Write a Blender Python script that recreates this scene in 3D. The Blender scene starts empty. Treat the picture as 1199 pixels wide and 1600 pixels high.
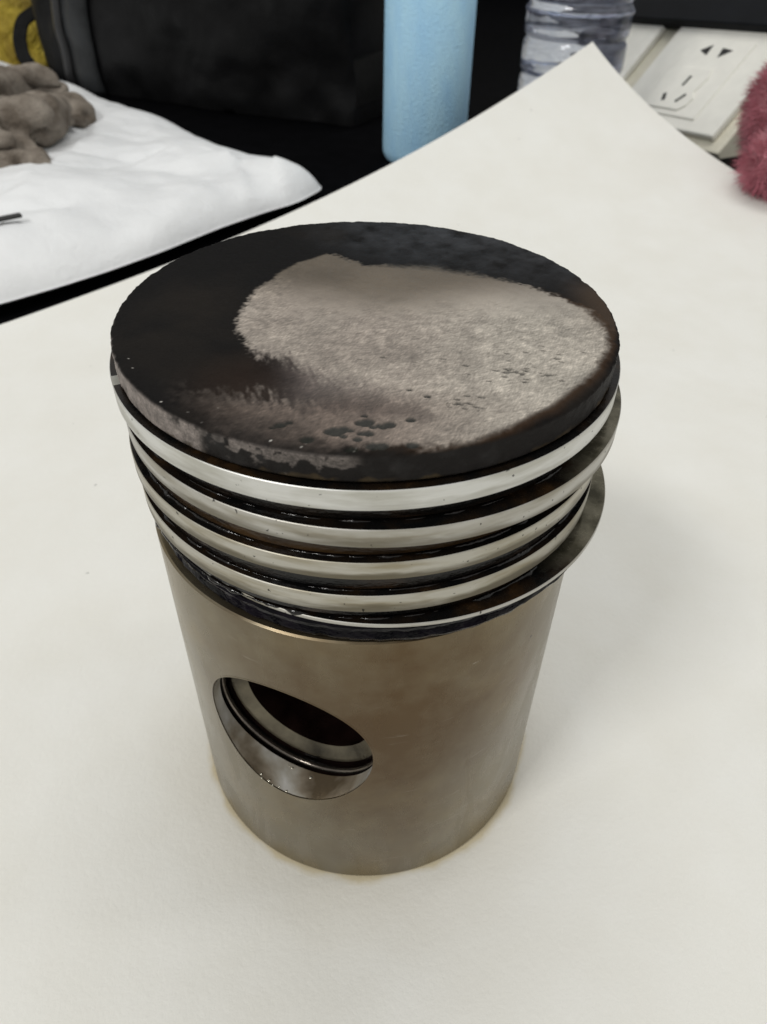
import bpy, bmesh, math, random
import numpy as np
from mathutils import Vector, Matrix
random.seed(4); RNG = np.random.RandomState(7)
scene = bpy.context.scene
COL = scene.collection
scene.unit_settings.system = 'METRIC'
scene.unit_settings.scale_length = 0.05          # one unit is 5 cm: the radius of the piston
R = math.radians

# ------------------------------------------------------------------ camera
CF, CD, CH, CT, CP, CR = 1159.4719, 2.8174, 4.2581, 0.7102, 0.0297, 0.0202
CAM = np.array([0, -CD, CH])
FW = np.array([math.sin(CP)*math.cos(CT), math.cos(CP)*math.cos(CT), -math.sin(CT)])
_r = np.cross(FW, [0, 0, 1]); _r /= np.linalg.norm(_r); _u = np.cross(_r, FW)
RT = math.cos(CR)*_r + math.sin(CR)*_u; UP = -math.sin(CR)*_r + math.cos(CR)*_u
cd = bpy.data.cameras.new('camera'); co = bpy.data.objects.new('camera', cd); COL.objects.link(co)
m = Matrix.Identity(4)
for i in range(3):
    m[i][0], m[i][1], m[i][2], m[i][3] = RT[i], UP[i], -FW[i], CAM[i]
co.matrix_world = m
cd.sensor_fit = 'VERTICAL'; cd.sensor_height = 36; cd.sensor_width = 27
cd.lens = CF/1600*36; cd.clip_start = .05; cd.clip_end = 500
cd.dof.use_dof = True; cd.dof.focus_distance = 2.95; cd.dof.aperture_fstop = 1.5
scene.camera = co

# ------------------------------------------------------------------ world + room lamp and added strips
w = bpy.data.worlds.new("World"); scene.world = w; w.use_nodes = True
w.node_tree.nodes['Background'].inputs[0].default_value = (1.0, .995, .96, 1)
w.node_tree.nodes['Background'].inputs[1].default_value = .50
scene.view_settings.view_transform = 'Standard'; scene.view_settings.look = 'None'
scene.view_settings.exposure = 0; scene.view_settings.gamma = 1
def area(name, loc, target, sx, sy, power, col=(1, .97, .92)):
    l = bpy.data.lights.new(name, 'AREA'); l.shape = 'RECTANGLE'; l.size = sx; l.size_y = sy; l.energy = power; l.color = col
    o = bpy.data.objects.new(name, l); COL.objects.link(o); o.location = loc
    o.rotation_euler = (Vector(target)-Vector(loc)).to_track_quat('-Z', 'Y').to_euler(); return o
area('ceiling_and_fill_lamp', (-34, -30, 55), (0, 2, 0), 17, 10, 16600, (1, .99, .965))
area('ceiling_and_fill_lamp', (3, 17, 44), (3, 12, 0), 30, 3, 4800, (1, .995, .97))  # strip added over the back to brighten the far part of the sheet
area('ceiling_and_fill_lamp', (22, 4, 60), (0, 4, 0), 3, 40, 3000, (1, .985, .96))  # strip added for reflections and glints on the metal

# ------------------------------------------------------------------ helpers
def at(x, y, z=0.0):
    """point of the height z seen at pixel x, y of the photograph"""
    d = FW + RT*(x-599.5)/CF - UP*(y-800)/CF
    return CAM + d*((z-CAM[2])/d[2])
def deep(x, y, D):
    return CAM + (FW + RT*(x-599.5)/CF - UP*(y-800)/CF)*D
def link(name, me, mat=None, parent=None, smooth=True):
    o = bpy.data.objects.new(name, me); COL.objects.link(o)
    if mat is not None:
        me.materials.clear()
        for mm in (mat if isinstance(mat, (list, tuple)) else [mat]): me.materials.append(mm)
    if smooth is not None:
        me.polygons.foreach_set('use_smooth', [bool(smooth)]*len(me.polygons))
    if parent: o.parent = parent
    return o
def tag(o, label=None, cat=None, group=None, kind=None):
    for k, v in (('label', label), ('category', cat), ('group', group), ('kind', kind)):
        if v: o[k] = v
    return o
def empty(name, loc=(0, 0, 0)):
    o = bpy.data.objects.new(name, None); COL.objects.link(o); o.location = loc; o.empty_display_size = .2; return o
def mesh(vs, fs):
    me = bpy.data.meshes.new('m'); me.from_pydata([tuple(map(float, v)) for v in vs], [], [tuple(map(int, f)) for f in fs]); me.update(); return me
def sharp(me, deg=30):
    bm = bmesh.new(); bm.from_mesh(me)
    bmesh.ops.recalc_face_normals(bm, faces=bm.faces)
    for e in bm.edges:
        if len(e.link_faces) == 2 and e.calc_face_angle(0) > R(deg): e.smooth = False
    bm.to_mesh(me); bm.free(); return me
def grid_faces(nu, nv, wrap=False, off=0):
    f = []
    for i in range(nu if wrap else nu-1):
        for j in range(nv-1):
            a = off+i*nv+j; b = off+((i+1) % nu)*nv+j
            f.append((a, b, b+1, a+1))
    return f
def lathe(prof, n=192, a0=0.0, a1=2*math.pi, closed_prof=False):
    """revolve (r, z) about z; full turn wraps, a part turn gets end caps"""
    full = abs(a1-a0-2*math.pi) < 1e-6
    k = len(prof); vs = []
    na = n if full else n+1
    for i in range(na):
        a = a0+(a1-a0)*i/n
        for r, z in prof: vs.append((r*math.cos(a), r*math.sin(a), z))
    fs = []
    for i in range(n):
        i2 = (i+1) % na
        for j in range(k if closed_prof else k-1):
            j2 = (j+1) % k
            fs.append((i*k+j, i2*k+j, i2*k+j2, i*k+j2))
    if not full and closed_prof:
        fs.append(tuple(range(k))); fs.append(tuple((na-1)*k+j for j in reversed(range(k))))
    return sharp(mesh(vs, fs), 35)
def box_mesh(sx, sy, sz, bev=.02, seg=2):
    bm = bmesh.new(); bmesh.ops.create_cube(bm, size=1)
    for v in bm.verts: v.co = Vector((v.co.x*sx, v.co.y*sy, v.co.z*sz))
    if bev: bmesh.ops.bevel(bm, geom=bm.edges[:], offset=bev, segments=seg, profile=.6, affect='EDGES')
    me = bpy.data.meshes.new('m'); bm.to_mesh(me); bm.free(); return me
def prism_mesh(pts, z0, z1, bev=0.0):
    bm = bmesh.new(); vs = [bm.verts.new((x, y, z0)) for x, y in pts]
    f = bm.faces.new(vs); r_ = bmesh.ops.extrude_face_region(bm, geom=[f])
    for e in r_['geom']:
        if isinstance(e, bmesh.types.BMVert): e.co.z = z1
    bmesh.ops.recalc_face_normals(bm, faces=bm.faces)
    if bev:
        top = [e for e in bm.edges if all(abs(v.co.z-z1) < 1e-6 for v in e.verts)]
        bmesh.ops.bevel(bm, geom=top, offset=bev, segments=2, profile=.6, affect='EDGES')
    me = bpy.data.meshes.new('m'); bm.to_mesh(me); bm.free(); return me
# lattice value noise, vectorised
_LAT = RNG.rand(64, 64, 64)
def vnoise(P):
    P = np.asarray(P, float); i = np.floor(P).astype(int); f = P-i; f = f*f*(3-2*f); o = 0
    for dx in (0, 1):
        for dy in (0, 1):
            for dz in (0, 1):
                wgt = (f[..., 0] if dx else 1-f[..., 0])*(f[..., 1] if dy else 1-f[..., 1])*(f[..., 2] if dz else 1-f[..., 2])
                o = o+wgt*_LAT[(i[..., 0]+dx) % 64, (i[..., 1]+dy) % 64, (i[..., 2]+dz) % 64]
    return o
def fbm(P, s=1.0, octs=4, off=0.0):
    P = np.asarray(P, float)*s+off+13.7; a, t, o = 1.0, 0.0, 0
    for _ in range(octs):
        o = o+a*vnoise(P); t += a; a *= .5; P = P*2.03+5.1
    return o/t-.5                                   # about -.35 .. .35
def sstep(a, b, x):
    t = np.clip((x-a)/(b-a), 0, 1); return t*t*(3-2*t)
def sdist(poly, P):
    """signed distance, positive inside"""
    poly = np.array(poly); d = np.full(len(P), 1e9); ins = np.zeros(len(P), bool)
    for k in range(len(poly)):
        a, b = poly[k], poly[(k+1) % len(poly)]
        ab = b-a; t = np.clip(((P-a)@ab)/(ab@ab), 0, 1)
        d = np.minimum(d, np.linalg.norm(P-a-t[:, None]*ab, axis=1))
        c = ((a[1] > P[:, 1]) != (b[1] > P[:, 1])) & (P[:, 0] < (b[0]-a[0])*(P[:, 1]-a[1])/(b[1]-a[1]+1e-12)+a[0])
        ins ^= c
    return np.where(ins, d, -d)
def paint(me, name, cols):
    a = me.color_attributes.new(name, 'FLOAT_COLOR', 'POINT')
    c = np.ones((len(me.vertices), 4), np.float32); c[:, :cols.shape[1]] = cols
    a.data.foreach_set('color', c.ravel())

class NT:
    """tiny node helper"""
    def __init__(s, name):
        s.m = bpy.data.materials.new(name); s.m.use_nodes = True; s.t = s.m.node_tree; s.n = s.t.nodes
        s.b = s.n['Principled BSDF']; s.out = s.n['Material Output']
        s.tc = s.n.new('ShaderNodeTexCoord')
    def link(s, a, b): s.t.links.new(a, b)
    def inp(s, k, v):
        if hasattr(v, 'is_output'): s.link(v, s.b.inputs[k])
        else: s.b.inputs[k].default_value = (*v, 1) if isinstance(v, tuple) and len(v) == 3 else v
    def noise(s, scale, detail=4, rough=.55, stretch=None, dist=0.0, off=(0, 0, 0)):
        mp = s.n.new('ShaderNodeMapping'); s.link(s.tc.outputs['Object'], mp.inputs[0])
        if stretch: mp.inputs['Scale'].default_value = stretch
        mp.inputs['Location'].default_value = off
        t = s.n.new('ShaderNodeTexNoise'); t.inputs['Scale'].default_value = scale; t.inputs['Detail'].default_value = detail
        t.inputs['Roughness'].default_value = rough; t.inputs['Distortion'].default_value = dist
        s.link(mp.outputs[0], t.inputs[0]); return t.outputs[0]
    def ramp(s, fac, stops):
        r_ = s.n.new('ShaderNodeValToRGB'); s.link(fac, r_.inputs[0]); e = r_.color_ramp.elements
        while len(e) < len(stops): e.new(.5)
        for k, (p, c) in enumerate(stops):
            e[k].position = p; e[k].color = (*c, 1) if isinstance(c, tuple) else (c, c, c, 1)
        return r_.outputs[0]
    def mix(s, fac, a, b, mode='MIX'):
        x = s.n.new('ShaderNodeMix'); x.data_type = 'RGBA'; x.blend_type = mode
        for sock, v in ((x.inputs[0], fac), (x.inputs[6], a), (x.inputs[7], b)):
            if hasattr(v, 'is_output'): s.link(v, sock)
            else: sock.default_value = (*v, 1) if isinstance(v, tuple) else v
        return x.outputs[2]
    def math(s, op, a, b=0.0, c=0.0):
        x = s.n.new('ShaderNodeMath'); x.operation = op
        for sock, v in zip(x.inputs, (a, b, c)):
            if hasattr(v, 'is_output'): s.link(v, sock)
            else: sock.default_value = v
        return x.outputs[0]
    def attr(s, name):
        a = s.n.new('ShaderNodeAttribute'); a.attribute_name = name; return a
    def bump(s, h, strength=.3, dist=.01, prev=None):
        b = s.n.new('ShaderNodeBump'); b.inputs['Strength'].default_value = strength; b.inputs['Distance'].default_value = dist
        s.link(h, b.inputs['Height'])
        if prev is not None: s.link(prev, b.inputs['Normal'])
        return b.outputs[0]
    def polar(s):
        """coordinates (angle, height, radius) about z for streaks that run round the piston"""
        sp = s.n.new('ShaderNodeSeparateXYZ'); s.link(s.tc.outputs['Object'], sp.inputs[0])
        a = s.math('ARCTAN2', sp.outputs[1], sp.outputs[0]); cb = s.n.new('ShaderNodeCombineXYZ')
        s.link(a, cb.inputs[0]); s.link(sp.outputs[2], cb.inputs[1]); return a, sp.outputs[2], cb.outputs[0]
    def noise_at(s, vec, scale, stretch, detail=4):
        mp = s.n.new('ShaderNodeMapping'); s.link(vec, mp.inputs[0]); mp.inputs['Scale'].default_value = stretch
        t = s.n.new('ShaderNodeTexNoise'); t.inputs['Scale'].default_value = scale; t.inputs['Detail'].default_value = detail
        s.link(mp.outputs[0], t.inputs[0]); return t.outputs[0]

def simple(name, col, rough=.5, metal=0.0, var=.12, nscale=6, bump=0.0, bscale=40, spec=.5):
    t = NT(name); n = t.noise(nscale, 5)
    t.inp('Base Color', t.ramp(n, [(.3, tuple(c*(1-var) for c in col)), (.7, tuple(min(1, c*(1+var)) for c in col))]))
    t.inp('Roughness', rough); t.inp('Metallic', metal); t.inp('Specular IOR Level', spec)
    if bump: t.inp('Normal', t.bump(t.noise(bscale, 4), bump, .02))
    return t.m

# ------------------------------------------------------------------ materials of the piston
def mat_crown():
    t = NT('crown_deposit'); a = t.attr('deposit'); b = t.attr('relief')
    def stroke(ang, sc, off):
        mp = t.n.new('ShaderNodeMapping'); mp.vector_type = 'TEXTURE'; t.link(t.tc.outputs['Object'], mp.inputs[0])
        mp.inputs['Rotation'].default_value = (0, 0, R(ang)); mp.inputs['Scale'].default_value = (4.0, 1, 1); mp.inputs['Location'].default_value = (off, off, 0)
        x = t.n.new('ShaderNodeTexNoise'); x.inputs['Scale'].default_value = sc; x.inputs['Detail'].default_value = 3; x.inputs['Distortion'].default_value = .35
        t.link(mp.outputs[0], x.inputs[0]); return x.outputs[0]
    f1 = stroke(62, 150, 0); f2 = stroke(24, 110, 3); grain = t.noise(230, 3, .6)
    sp = t.n.new('ShaderNodeSeparateColor'); t.link(b.outputs['Color'], sp.inputs[0])
    light, texr = sp.outputs[0], sp.outputs[1]
    fine = t.math('MULTIPLY_ADD', t.math('ADD', f1, f2), .5, t.math('MULTIPLY', grain, .25))
    c = t.mix(texr, a.outputs['Color'], t.ramp(fine, [(.43, .52), (.60, .86), (.67, 1.0), (.80, 1.42)]), 'MULTIPLY')
    t.inp('Base Color', c)
    t.inp('Roughness', t.math('MULTIPLY_ADD', grain, .2, t.math('MULTIPLY_ADD', texr, .16, .34))); t.inp('Specular IOR Level', t.math('MULTIPLY_ADD', light, .34, .03))
    n1 = t.bump(fine, .38, .006)
    t.inp('Normal', t.bump(grain, .3, .003, n1)); return t.m
def mat_land():
    t = NT('carbon_and_oil_film'); ang, z, v = t.polar()
    n = t.noise_at(v, 3.0, (1.2, 5, 1)); n2 = t.noise(30, 5)
    zb_ = t.ramp(t.math('ABSOLUTE', t.math('SUBTRACT', z, 2.52)), [(.03, 1.0), (.07, 0.0)])
    c = t.ramp(n, [(.40, (.004, .004, .004)), (.55, (.010, .007, .005)), (.68, (.030, .016, .008))])
    t.inp('Base Color', t.mix(t.math('MULTIPLY', zb_, .85), c, t.ramp(n, [(.4, (.020, .011, .005)), (.65, (.065, .036, .014))])))
    t.inp('Roughness', t.ramp(n2, [(.35, .10), (.65, .26)])); t.inp('Specular IOR Level', .3)
    t.inp('Normal', t.bump(t.noise(30, 3, .5, (1, 1, 3)), .25, .01)); return t.m
def mat_ring(name, base, dirt, fade=.8):
    t = NT(name); ang, z, v = t.polar()
    st = t.noise_at(v, 2.2, (1.6, 9, 1), 5); line = t.noise_at(v, 1.0, (2, 260, 1), 2)
    speck = t.ramp(t.noise(38, 3, .5, off=(base[0]*40, 3, 1)), [(.0, .10), (.275, .12), (.30, 1.0)])
    c = t.ramp(st, [(.36, tuple(b*d for b, d in zip(base, dirt))), (.6, base)])
    c = t.mix(.10, c, line, 'MULTIPLY')
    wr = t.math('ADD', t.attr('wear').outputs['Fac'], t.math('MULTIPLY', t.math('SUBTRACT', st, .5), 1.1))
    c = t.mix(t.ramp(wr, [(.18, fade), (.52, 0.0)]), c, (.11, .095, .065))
    c = t.mix(1.0, c, speck, 'MULTIPLY')
    t.inp('Base Color', c); t.inp('Metallic', .82)
    t.inp('Roughness', t.math('MULTIPLY_ADD', st, .22, .34))
    t.inp('Normal', t.bump(line, .06, .002, t.bump(t.noise(50, 4), .06, .004))); return t.m
def mat_ring_top(side):
    t = NT('ring_side_face_bare' if side else 'ring_side_face_oily'); ang, z, v = t.polar(); n = t.noise(7, 5); n2 = t.noise(40, 4)
    bare = t.ramp(n, [(.35, (.06, .055, .035)), (.55, (.20, .185, .135)), (.7, (.30, .275, .21))])
    oily = t.ramp(n, [(.40, (.005, .005, .005)), (.60, (.016, .010, .006)), (.72, (.045, .024, .010))])
    if side:
        f = t.ramp(t.math('ADD', t.math('ABSOLUTE', t.math('SUBTRACT', ang, .10)), t.math('MULTIPLY', t.math('SUBTRACT', n, .5), .5)), [(.72, 1.0), (.95, 0.0)])
        c = t.mix(f, oily, bare); t.inp('Metallic', t.math('MULTIPLY', f, .5))
    else:
        c = oily
    t.inp('Base Color', t.mix(.3, c, n2, 'MULTIPLY')); t.inp('Roughness', t.ramp(n2, [(.35, .14), (.65, .32)])); t.inp('Specular IOR Level', .22); return t.m
def mat_skirt():
    t = NT('skirt_tin_plating'); ang, z, v = t.polar()
    cl = t.noise(1.6, 5, .6); cl2 = t.noise(4.5, 5, .6, off=(3, 8, 1)); line = t.noise_at(v, 1.0, (3, 180, 1), 2)
    c = t.ramp(cl, [(.36, (.200, .172, .122)), (.50, (.215, .182, .122)), (.62, (.230, .186, .112)), (.72, (.206, .178, .122))])
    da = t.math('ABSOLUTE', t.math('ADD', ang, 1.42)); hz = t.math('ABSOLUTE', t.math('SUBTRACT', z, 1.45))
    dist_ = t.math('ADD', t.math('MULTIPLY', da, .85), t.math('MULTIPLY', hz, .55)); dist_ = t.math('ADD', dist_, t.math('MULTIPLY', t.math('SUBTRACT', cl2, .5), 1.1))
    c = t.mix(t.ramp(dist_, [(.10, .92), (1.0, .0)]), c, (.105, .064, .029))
    c = t.mix(.30, c, t.ramp(cl2, [(.33, (.84, .80, .74)), (.6, (1, .985, .95))]), 'MULTIPLY')
    scr = t.ramp(t.noise(5, 3, .5, (1.0, 1.0, 9.0), .6), [(.68, 0.0), (.74, .35)])
    c = t.mix(scr, c, (.42, .38, .33))
    speck = t.ramp(t.noise(24, 3, .5), [(.0, .25), (.232, .3), (.25, 1.0)])
    c = t.mix(1.0, c, speck, 'MULTIPLY')
    t.inp('Base Color', c); t.inp('Metallic', .80)
    sm = t.ramp(t.noise(2.2, 5, .65, (1.5, 1.5, .5), 1.2), [(.46, 0.0), (.56, 1.0)])
    t.inp('Roughness', t.math('MULTIPLY_ADD', sm, .07, t.math('MULTIPLY_ADD', cl2, .14, .17))); t.inp('Specular IOR Level', .5)
    t.inp('Normal', t.bump(line, .10, .002, t.bump(t.noise(7, 4, .5, (1, 1, .6)), .05, .015))); return t.m
def mat_bore():
    t = NT('oiled_bore_steel'); n = t.noise(3, 4, .5, dist=.3); n2 = t.noise(26, 4)
    t.inp('Base Color', t.ramp(n, [(.34, (.17, .13, .085)), (.45, (.40, .34, .26)), (.53, (.62, .58, .50)), (.62, (.92, .90, .86))]))
    t.inp('Metallic', .40); t.inp('Roughness', t.ramp(n2, [(.4, .12), (.65, .26)]))
    t.inp('Normal', t.bump(n2, .22, .01)); return t.m
M = {}
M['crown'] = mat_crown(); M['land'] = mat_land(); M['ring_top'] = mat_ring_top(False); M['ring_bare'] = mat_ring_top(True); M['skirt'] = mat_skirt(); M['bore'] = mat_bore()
M['chrome'] = mat_ring('chrome_ring_face', (.80, .80, .775), (.72, .71, .67), .15)
M['ringface'] = mat_ring('worn_ring_face', (.56, .545, .505), (.66, .63, .56), .6)
M['ringface2'] = mat_ring('stained_ring_face', (.55, .53, .47), (.66, .61, .50), .8)
def mat_wet():
    t = NT('wet_black_oil'); t.inp('Base Color', t.ramp(t.noise(9, 4), [(.4, (.002, .002, .003)), (.7, (.008, .006, .01))]))
    t.inp('Roughness', .05); t.inp('Specular IOR Level', .10)
    t.inp('Normal', t.bump(t.noise(30, 2, .5, (1, 1, 1.6)), .25, .02)); return t.m
M['wet'] = mat_wet()
M['seat'] = simple('oiled_pin_seat', (.12, .105, .075), .24, .6, .6, 5, .15, 18)
M['bead'] = simple('glossy_brown_oil', (.006, .004, .003), .05, 0, .4, 20, .3, 34)
t = NT('bright_glint_metal'); t.inp('Base Color', (.75, .72, .62)); t.inp('Metallic', .9); t.inp('Roughness', .04); M['glint'] = t.m  # pale metal for the added beads that stand in for glints
M['wetdark'] = simple('oily_bore_groove', (.006, .003, .0025), .14, 0, .9, 5, .2, 30)

# ------------------------------------------------------------------ paper sheet under the piston
PK = np.array([3.91, 13.0626]); PA, PN, PS, PT, PQ = .7366, 1.7795, 3.7733, -.0158, .0113
pa = np.array([-math.cos(PA), -math.sin(PA)]); pb = np.array([math.sin(PA+PT), -math.cos(PA+PT)])
_S = np.linspace(0, 14, 1401); _ph = _S/460.0+PQ*_S**2
_X = np.concatenate([[0], np.cumsum(np.cos(_ph[:-1])*.01)]); _Z = np.concatenate([[0], np.cumsum(np.sin(_ph[:-1])*.01)])
pn = np.array([math.cos(PN), math.sin(PN)])
def sheet(P):
    s = np.clip(P@pn-PS, 0, None); x = np.interp(s, _S, _X); z = np.interp(s, _S, _Z)
    return np.stack([P[:, 0]+(x-s)*pn[0], P[:, 1]+(x-s)*pn[1], z], -1)
def mat_paper():
    t = NT('cream_drawing_paper')
    sp = t.n.new('ShaderNodeSeparateXYZ'); t.link(t.tc.outputs['Object'], sp.inputs[0])
    cb = t.n.new('ShaderNodeCombineXYZ'); t.link(sp.outputs[0], cb.inputs[0]); t.link(sp.outputs[1], cb.inputs[1])
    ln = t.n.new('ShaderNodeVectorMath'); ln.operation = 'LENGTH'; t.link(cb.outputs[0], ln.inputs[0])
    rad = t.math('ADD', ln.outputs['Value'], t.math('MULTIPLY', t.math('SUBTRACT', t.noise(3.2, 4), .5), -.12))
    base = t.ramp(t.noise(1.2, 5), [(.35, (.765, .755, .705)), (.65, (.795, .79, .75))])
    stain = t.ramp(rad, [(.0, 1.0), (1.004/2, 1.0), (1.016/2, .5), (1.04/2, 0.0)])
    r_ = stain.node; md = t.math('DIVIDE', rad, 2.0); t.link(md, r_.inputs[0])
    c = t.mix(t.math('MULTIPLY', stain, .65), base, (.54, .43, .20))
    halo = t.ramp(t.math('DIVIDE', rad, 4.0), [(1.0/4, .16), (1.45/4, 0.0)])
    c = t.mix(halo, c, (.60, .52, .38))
    speck = t.ramp(t.noise(7, 2, .5), [(.0, .45), (.215, .55), (.228, 1.0)])
    c = t.mix(1.0, c, speck, 'MULTIPLY')
    t.inp('Base Color', c); t.inp('Roughness', .72); t.inp('Specular IOR Level', .25)
    t.inp('Normal', t.bump(t.noise(26, 5, .65), .6, .008, t.bump(t.noise(2.5, 3), .25, .03))); return t.m
nu, nv = 150, 120
U, V = np.meshgrid(np.linspace(0, 21, nu), np.linspace(0, 16.5, nv), indexing='ij')
P = PK+U.reshape(-1, 1)*pa+V.reshape(-1, 1)*pb
S3 = sheet(P)
ck = 0*np.clip(1.15-np.hypot(P[:, 0]-PK[0], P[:, 1]-PK[1]), 0, None); S3[:, 2] -= .30*ck; S3[:, 1] += .05*ck; S3[:, 2] += .0
low = S3.copy(); low[:, 2] -= .012
S3[:, 2] += 0
vs = np.concatenate([S3, low]); N0 = nu*nv
fs = [tuple(reversed(f)) for f in grid_faces(nu, nv)] + grid_faces(nu, nv, off=N0)
rim = [i*nv for i in range(nu)]+[(nu-1)*nv+j for j in range(1, nv)]+[i*nv+nv-1 for i in range(nu-2, -1, -1)]+[j for j in range(nv-2, 0, -1)]
for k in range(len(rim)):
    a, b = rim[k], rim[(k+1) % len(rim)]; fs.append((a, b, b+N0, a+N0))
paper = link('paper_sheet', sharp(mesh(vs, fs), 50), mat_paper())
tag(paper, 'large cream white paper sheet under the piston, its far corner curling up', 'paper')

# ------------------------------------------------------------------ table and back of the room
tt = box_mesh(90, 70, 1.2, .05); table = link('table', tt, simple('black_table_top', (.0025, .0025, .003), .6, 0, .3, 3, .1, 30, spec=.02), smooth=False)
table.location = (0, 12, -.62); tag(table, kind='structure')
bw = link('back_wall', box_mesh(90, 1, 14, 0), simple('black_panel', (.0015, .0015, .002), .7, 0, .3, 1, spec=.0), smooth=False)
bw.location = (0, 46.5, 6.4); tag(bw, kind='structure')

# ------------------------------------------------------------------ the piston
piston = empty('piston')
tag(piston, 'used engine piston with carboned crown and five rings standing on the white paper', 'piston')
# crown -------------------------------------------------------------
ZT = 2.925
main = [(-.129, .546), (-.188, .562), (-.3, .468), (-.402, .325), (-.478, .141), (-.507, -.05), (-.49, -.213), (-.443, -.362), (-.373, -.464), (-.34, -.52), (-.47, -.66), (-.50, -.72), (-.42, -.84), (-.343, -.885), (-.203, -.935), (-.085, -.962), (.052, -.972), (.23, -.962), (.332, -.935), (.464, -.855), (.608, -.745), (.73, -.62), (.828, -.488), (.893, -.347), (.935, -.194), (.911, -.028), (.796, .12), (.631, .278), (.472, .356), (.33, .41), (.191, .442), (.08, .44), (-.011, .438)]
low2 = [(-.34, -.50), (-.60, -.52), (-.72, -.60), (-.62, -.76), (-.343, -.92), (-.203, -.955), (-.1, -.9), (-.1, -.60)]
nth = 1100
zs_ = list(np.linspace(.016, .104, 26))
rr = np.concatenate([np.linspace(.0, .965, 200)[1:], [.971, .977, .983, .988, .992, .9955, .9985], np.ones(26), [.997, .985, .90]])
zz = np.concatenate([np.full(199, ZT), [ZT, ZT, ZT-.001, ZT-.003, ZT-.005, ZT-.008, ZT-.012], ZT-np.array(zs_), [ZT-.110, ZT-.112, ZT-.112]])
th = np.linspace(0, 2*math.pi, nth, endpoint=False)
TH, RR = np.meshgrid(th, rr, indexing='ij'); ZZ = np.broadcast_to(zz, RR.shape)
P = np.stack([RR*np.cos(TH), RR*np.sin(TH), ZZ], -1).reshape(-1, 3)
rf = RR.ravel(); zf = ZZ.ravel(); tf = np.degrees(TH.ravel())
xy = P[:, :2]
wob = np.stack([fbm(P, 5, 4, 1.0), fbm(P, 5, 4, 9.0)], -1)
fine = fbm(P, 38, 3, 3.0); mid = fbm(P, 14, 4, 21.0); big = fbm(P, 2.6, 4, 31.0)
q = xy+wob*.06+fine[:, None]*.035+.03*(fbm(P, 75, 2, 51))[:, None]
d1 = sdist(main, q); d2 = sdist(low2, q)
soft = np.where(xy[:, 0] < -.2, .020, .022)+.22*sstep(.0, -.3, xy[:, 0])*sstep(-.48, -.62, xy[:, 1])
# soft upper margin and right margin
soft = soft+.07*sstep(.2, .45, xy[:, 1])*sstep(.0, .3, xy[:, 0])
m1 = sstep(-soft*.5, soft, d1)
m2 = sstep(-.05, .20, d2)*np.clip(.15+.7*mid+1.1*fbm(P, 52, 3, 61), 0, 1)*sstep(-.85, -.35, xy[:, 0])
light = np.clip(np.maximum(m1, m2), 0, 1)
dark = np.array([.0085, .008, .008])+np.array([.008, .006, .004])*np.clip(big*3, 0, 1)[:, None]
brown = .6*sstep(.32, .02, np.hypot(xy[:, 0]+.42, xy[:, 1]+.60))[:, None]*np.array([.016, .007, .003])
greyrim = sstep(.35, .8, xy[:, 1]+.35*xy[:, 0])*sstep(-.3, .2, xy[:, 0]+.1)
dark = dark+brown+greyrim[:, None]*np.array([.016, .017, .019])*np.clip(1+4*mid[:, None], 0, 3)
tan = np.array([.30, .258, .222]); pale = np.array([.40, .365, .315]); warm = np.array([.105, .084, .060])
gpos = sstep(-.1, .75, xy[:, 0]+.25*mid)*sstep(.40, -.1, xy[:, 1])
lc = tan+(pale-tan)*(gpos*.75+.25*sstep(-.3, .3, big))[:, None]
lc = lc+(warm-lc)*(sstep(-.22, .22, xy[:, 1]-.38*np.abs(xy[:, 0]-.10)**1.3+.12*big)*.97)[:, None]
pd = np.full(len(P), 9.0)
for (ax_, ay_, wa), (bx_, by_, wb_) in zip([(-.50, -.50, .14), (-.34, -.56, .12), (-.14, -.66, .10), (.02, -.72, .075)], [(-.34, -.56, .12), (-.14, -.66, .10), (.02, -.72, .075), (.17, -.78, .03)]):
    a_ = np.array([ax_, ay_]); ab = np.array([bx_, by_])-a_; qq = xy+wob*.12; tt_ = np.clip(((qq-a_)@ab)/(ab@ab), 0, 1)
    pd = np.minimum(pd, np.linalg.norm(qq-a_-tt_[:, None]*ab, axis=1)/(wa+(wb_-wa)*tt_))
hair = fbm(np.stack([P[:, 0]*1.9+P[:, 1]*.5, P[:, 1]*.55-P[:, 0]*.2, P[:, 2]], -1), 44, 3, 17)
pd = pd+hair*1.5
purple = sstep(1.7, .35, pd)*(1-.55*sstep(-.35, .1, xy[:, 0]))
light = light*(1-.92*sstep(1.25, .7, pd)*sstep(-.16, -.36, xy[:, 0]))
lc = lc+(np.array([.056, .040, .038])-lc)*(np.clip(purple, 0, 1)*.97)[:, None]
lowtint = sstep(-.58, -.76, xy[:, 1])*sstep(.6, -.15, xy[:, 0]); lc = lc*(1-lowtint[:, None]*np.array([.52, .58, .60]))
texr = (1-.93*sstep(-.20, .14, xy[:, 1]+.30*mid)*sstep(-.42, -.22, xy[:, 0]))
lc = lc*(1+.55*fbm(P, 4.5, 3, 71)[:, None]+mid[:, None]*.5*(.3+.7*texr[:, None])+fine[:, None]*.6*texr[:, None])
# brown crust along the right and lower margin
crust = sstep(.035, .0, np.abs(d1+.005))*sstep(-.1, .35, xy[:, 0])*sstep(.25, 0, xy[:, 1])
col = dark*(1-light[:, None])+lc*light[:, None]
col = col*(1-.75*crust[:, None])+np.array([.045, .026, .015])*.75*crust[:, None]
brx = sstep(.80, .97, xy[:, 0])*sstep(.35, .1, np.abs(xy[:, 1]-.02))*(rf < .99)
col = col*(1-.6*brx[:, None])+np.array([.075, .052, .036])*.6*brx[:, None]
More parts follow.
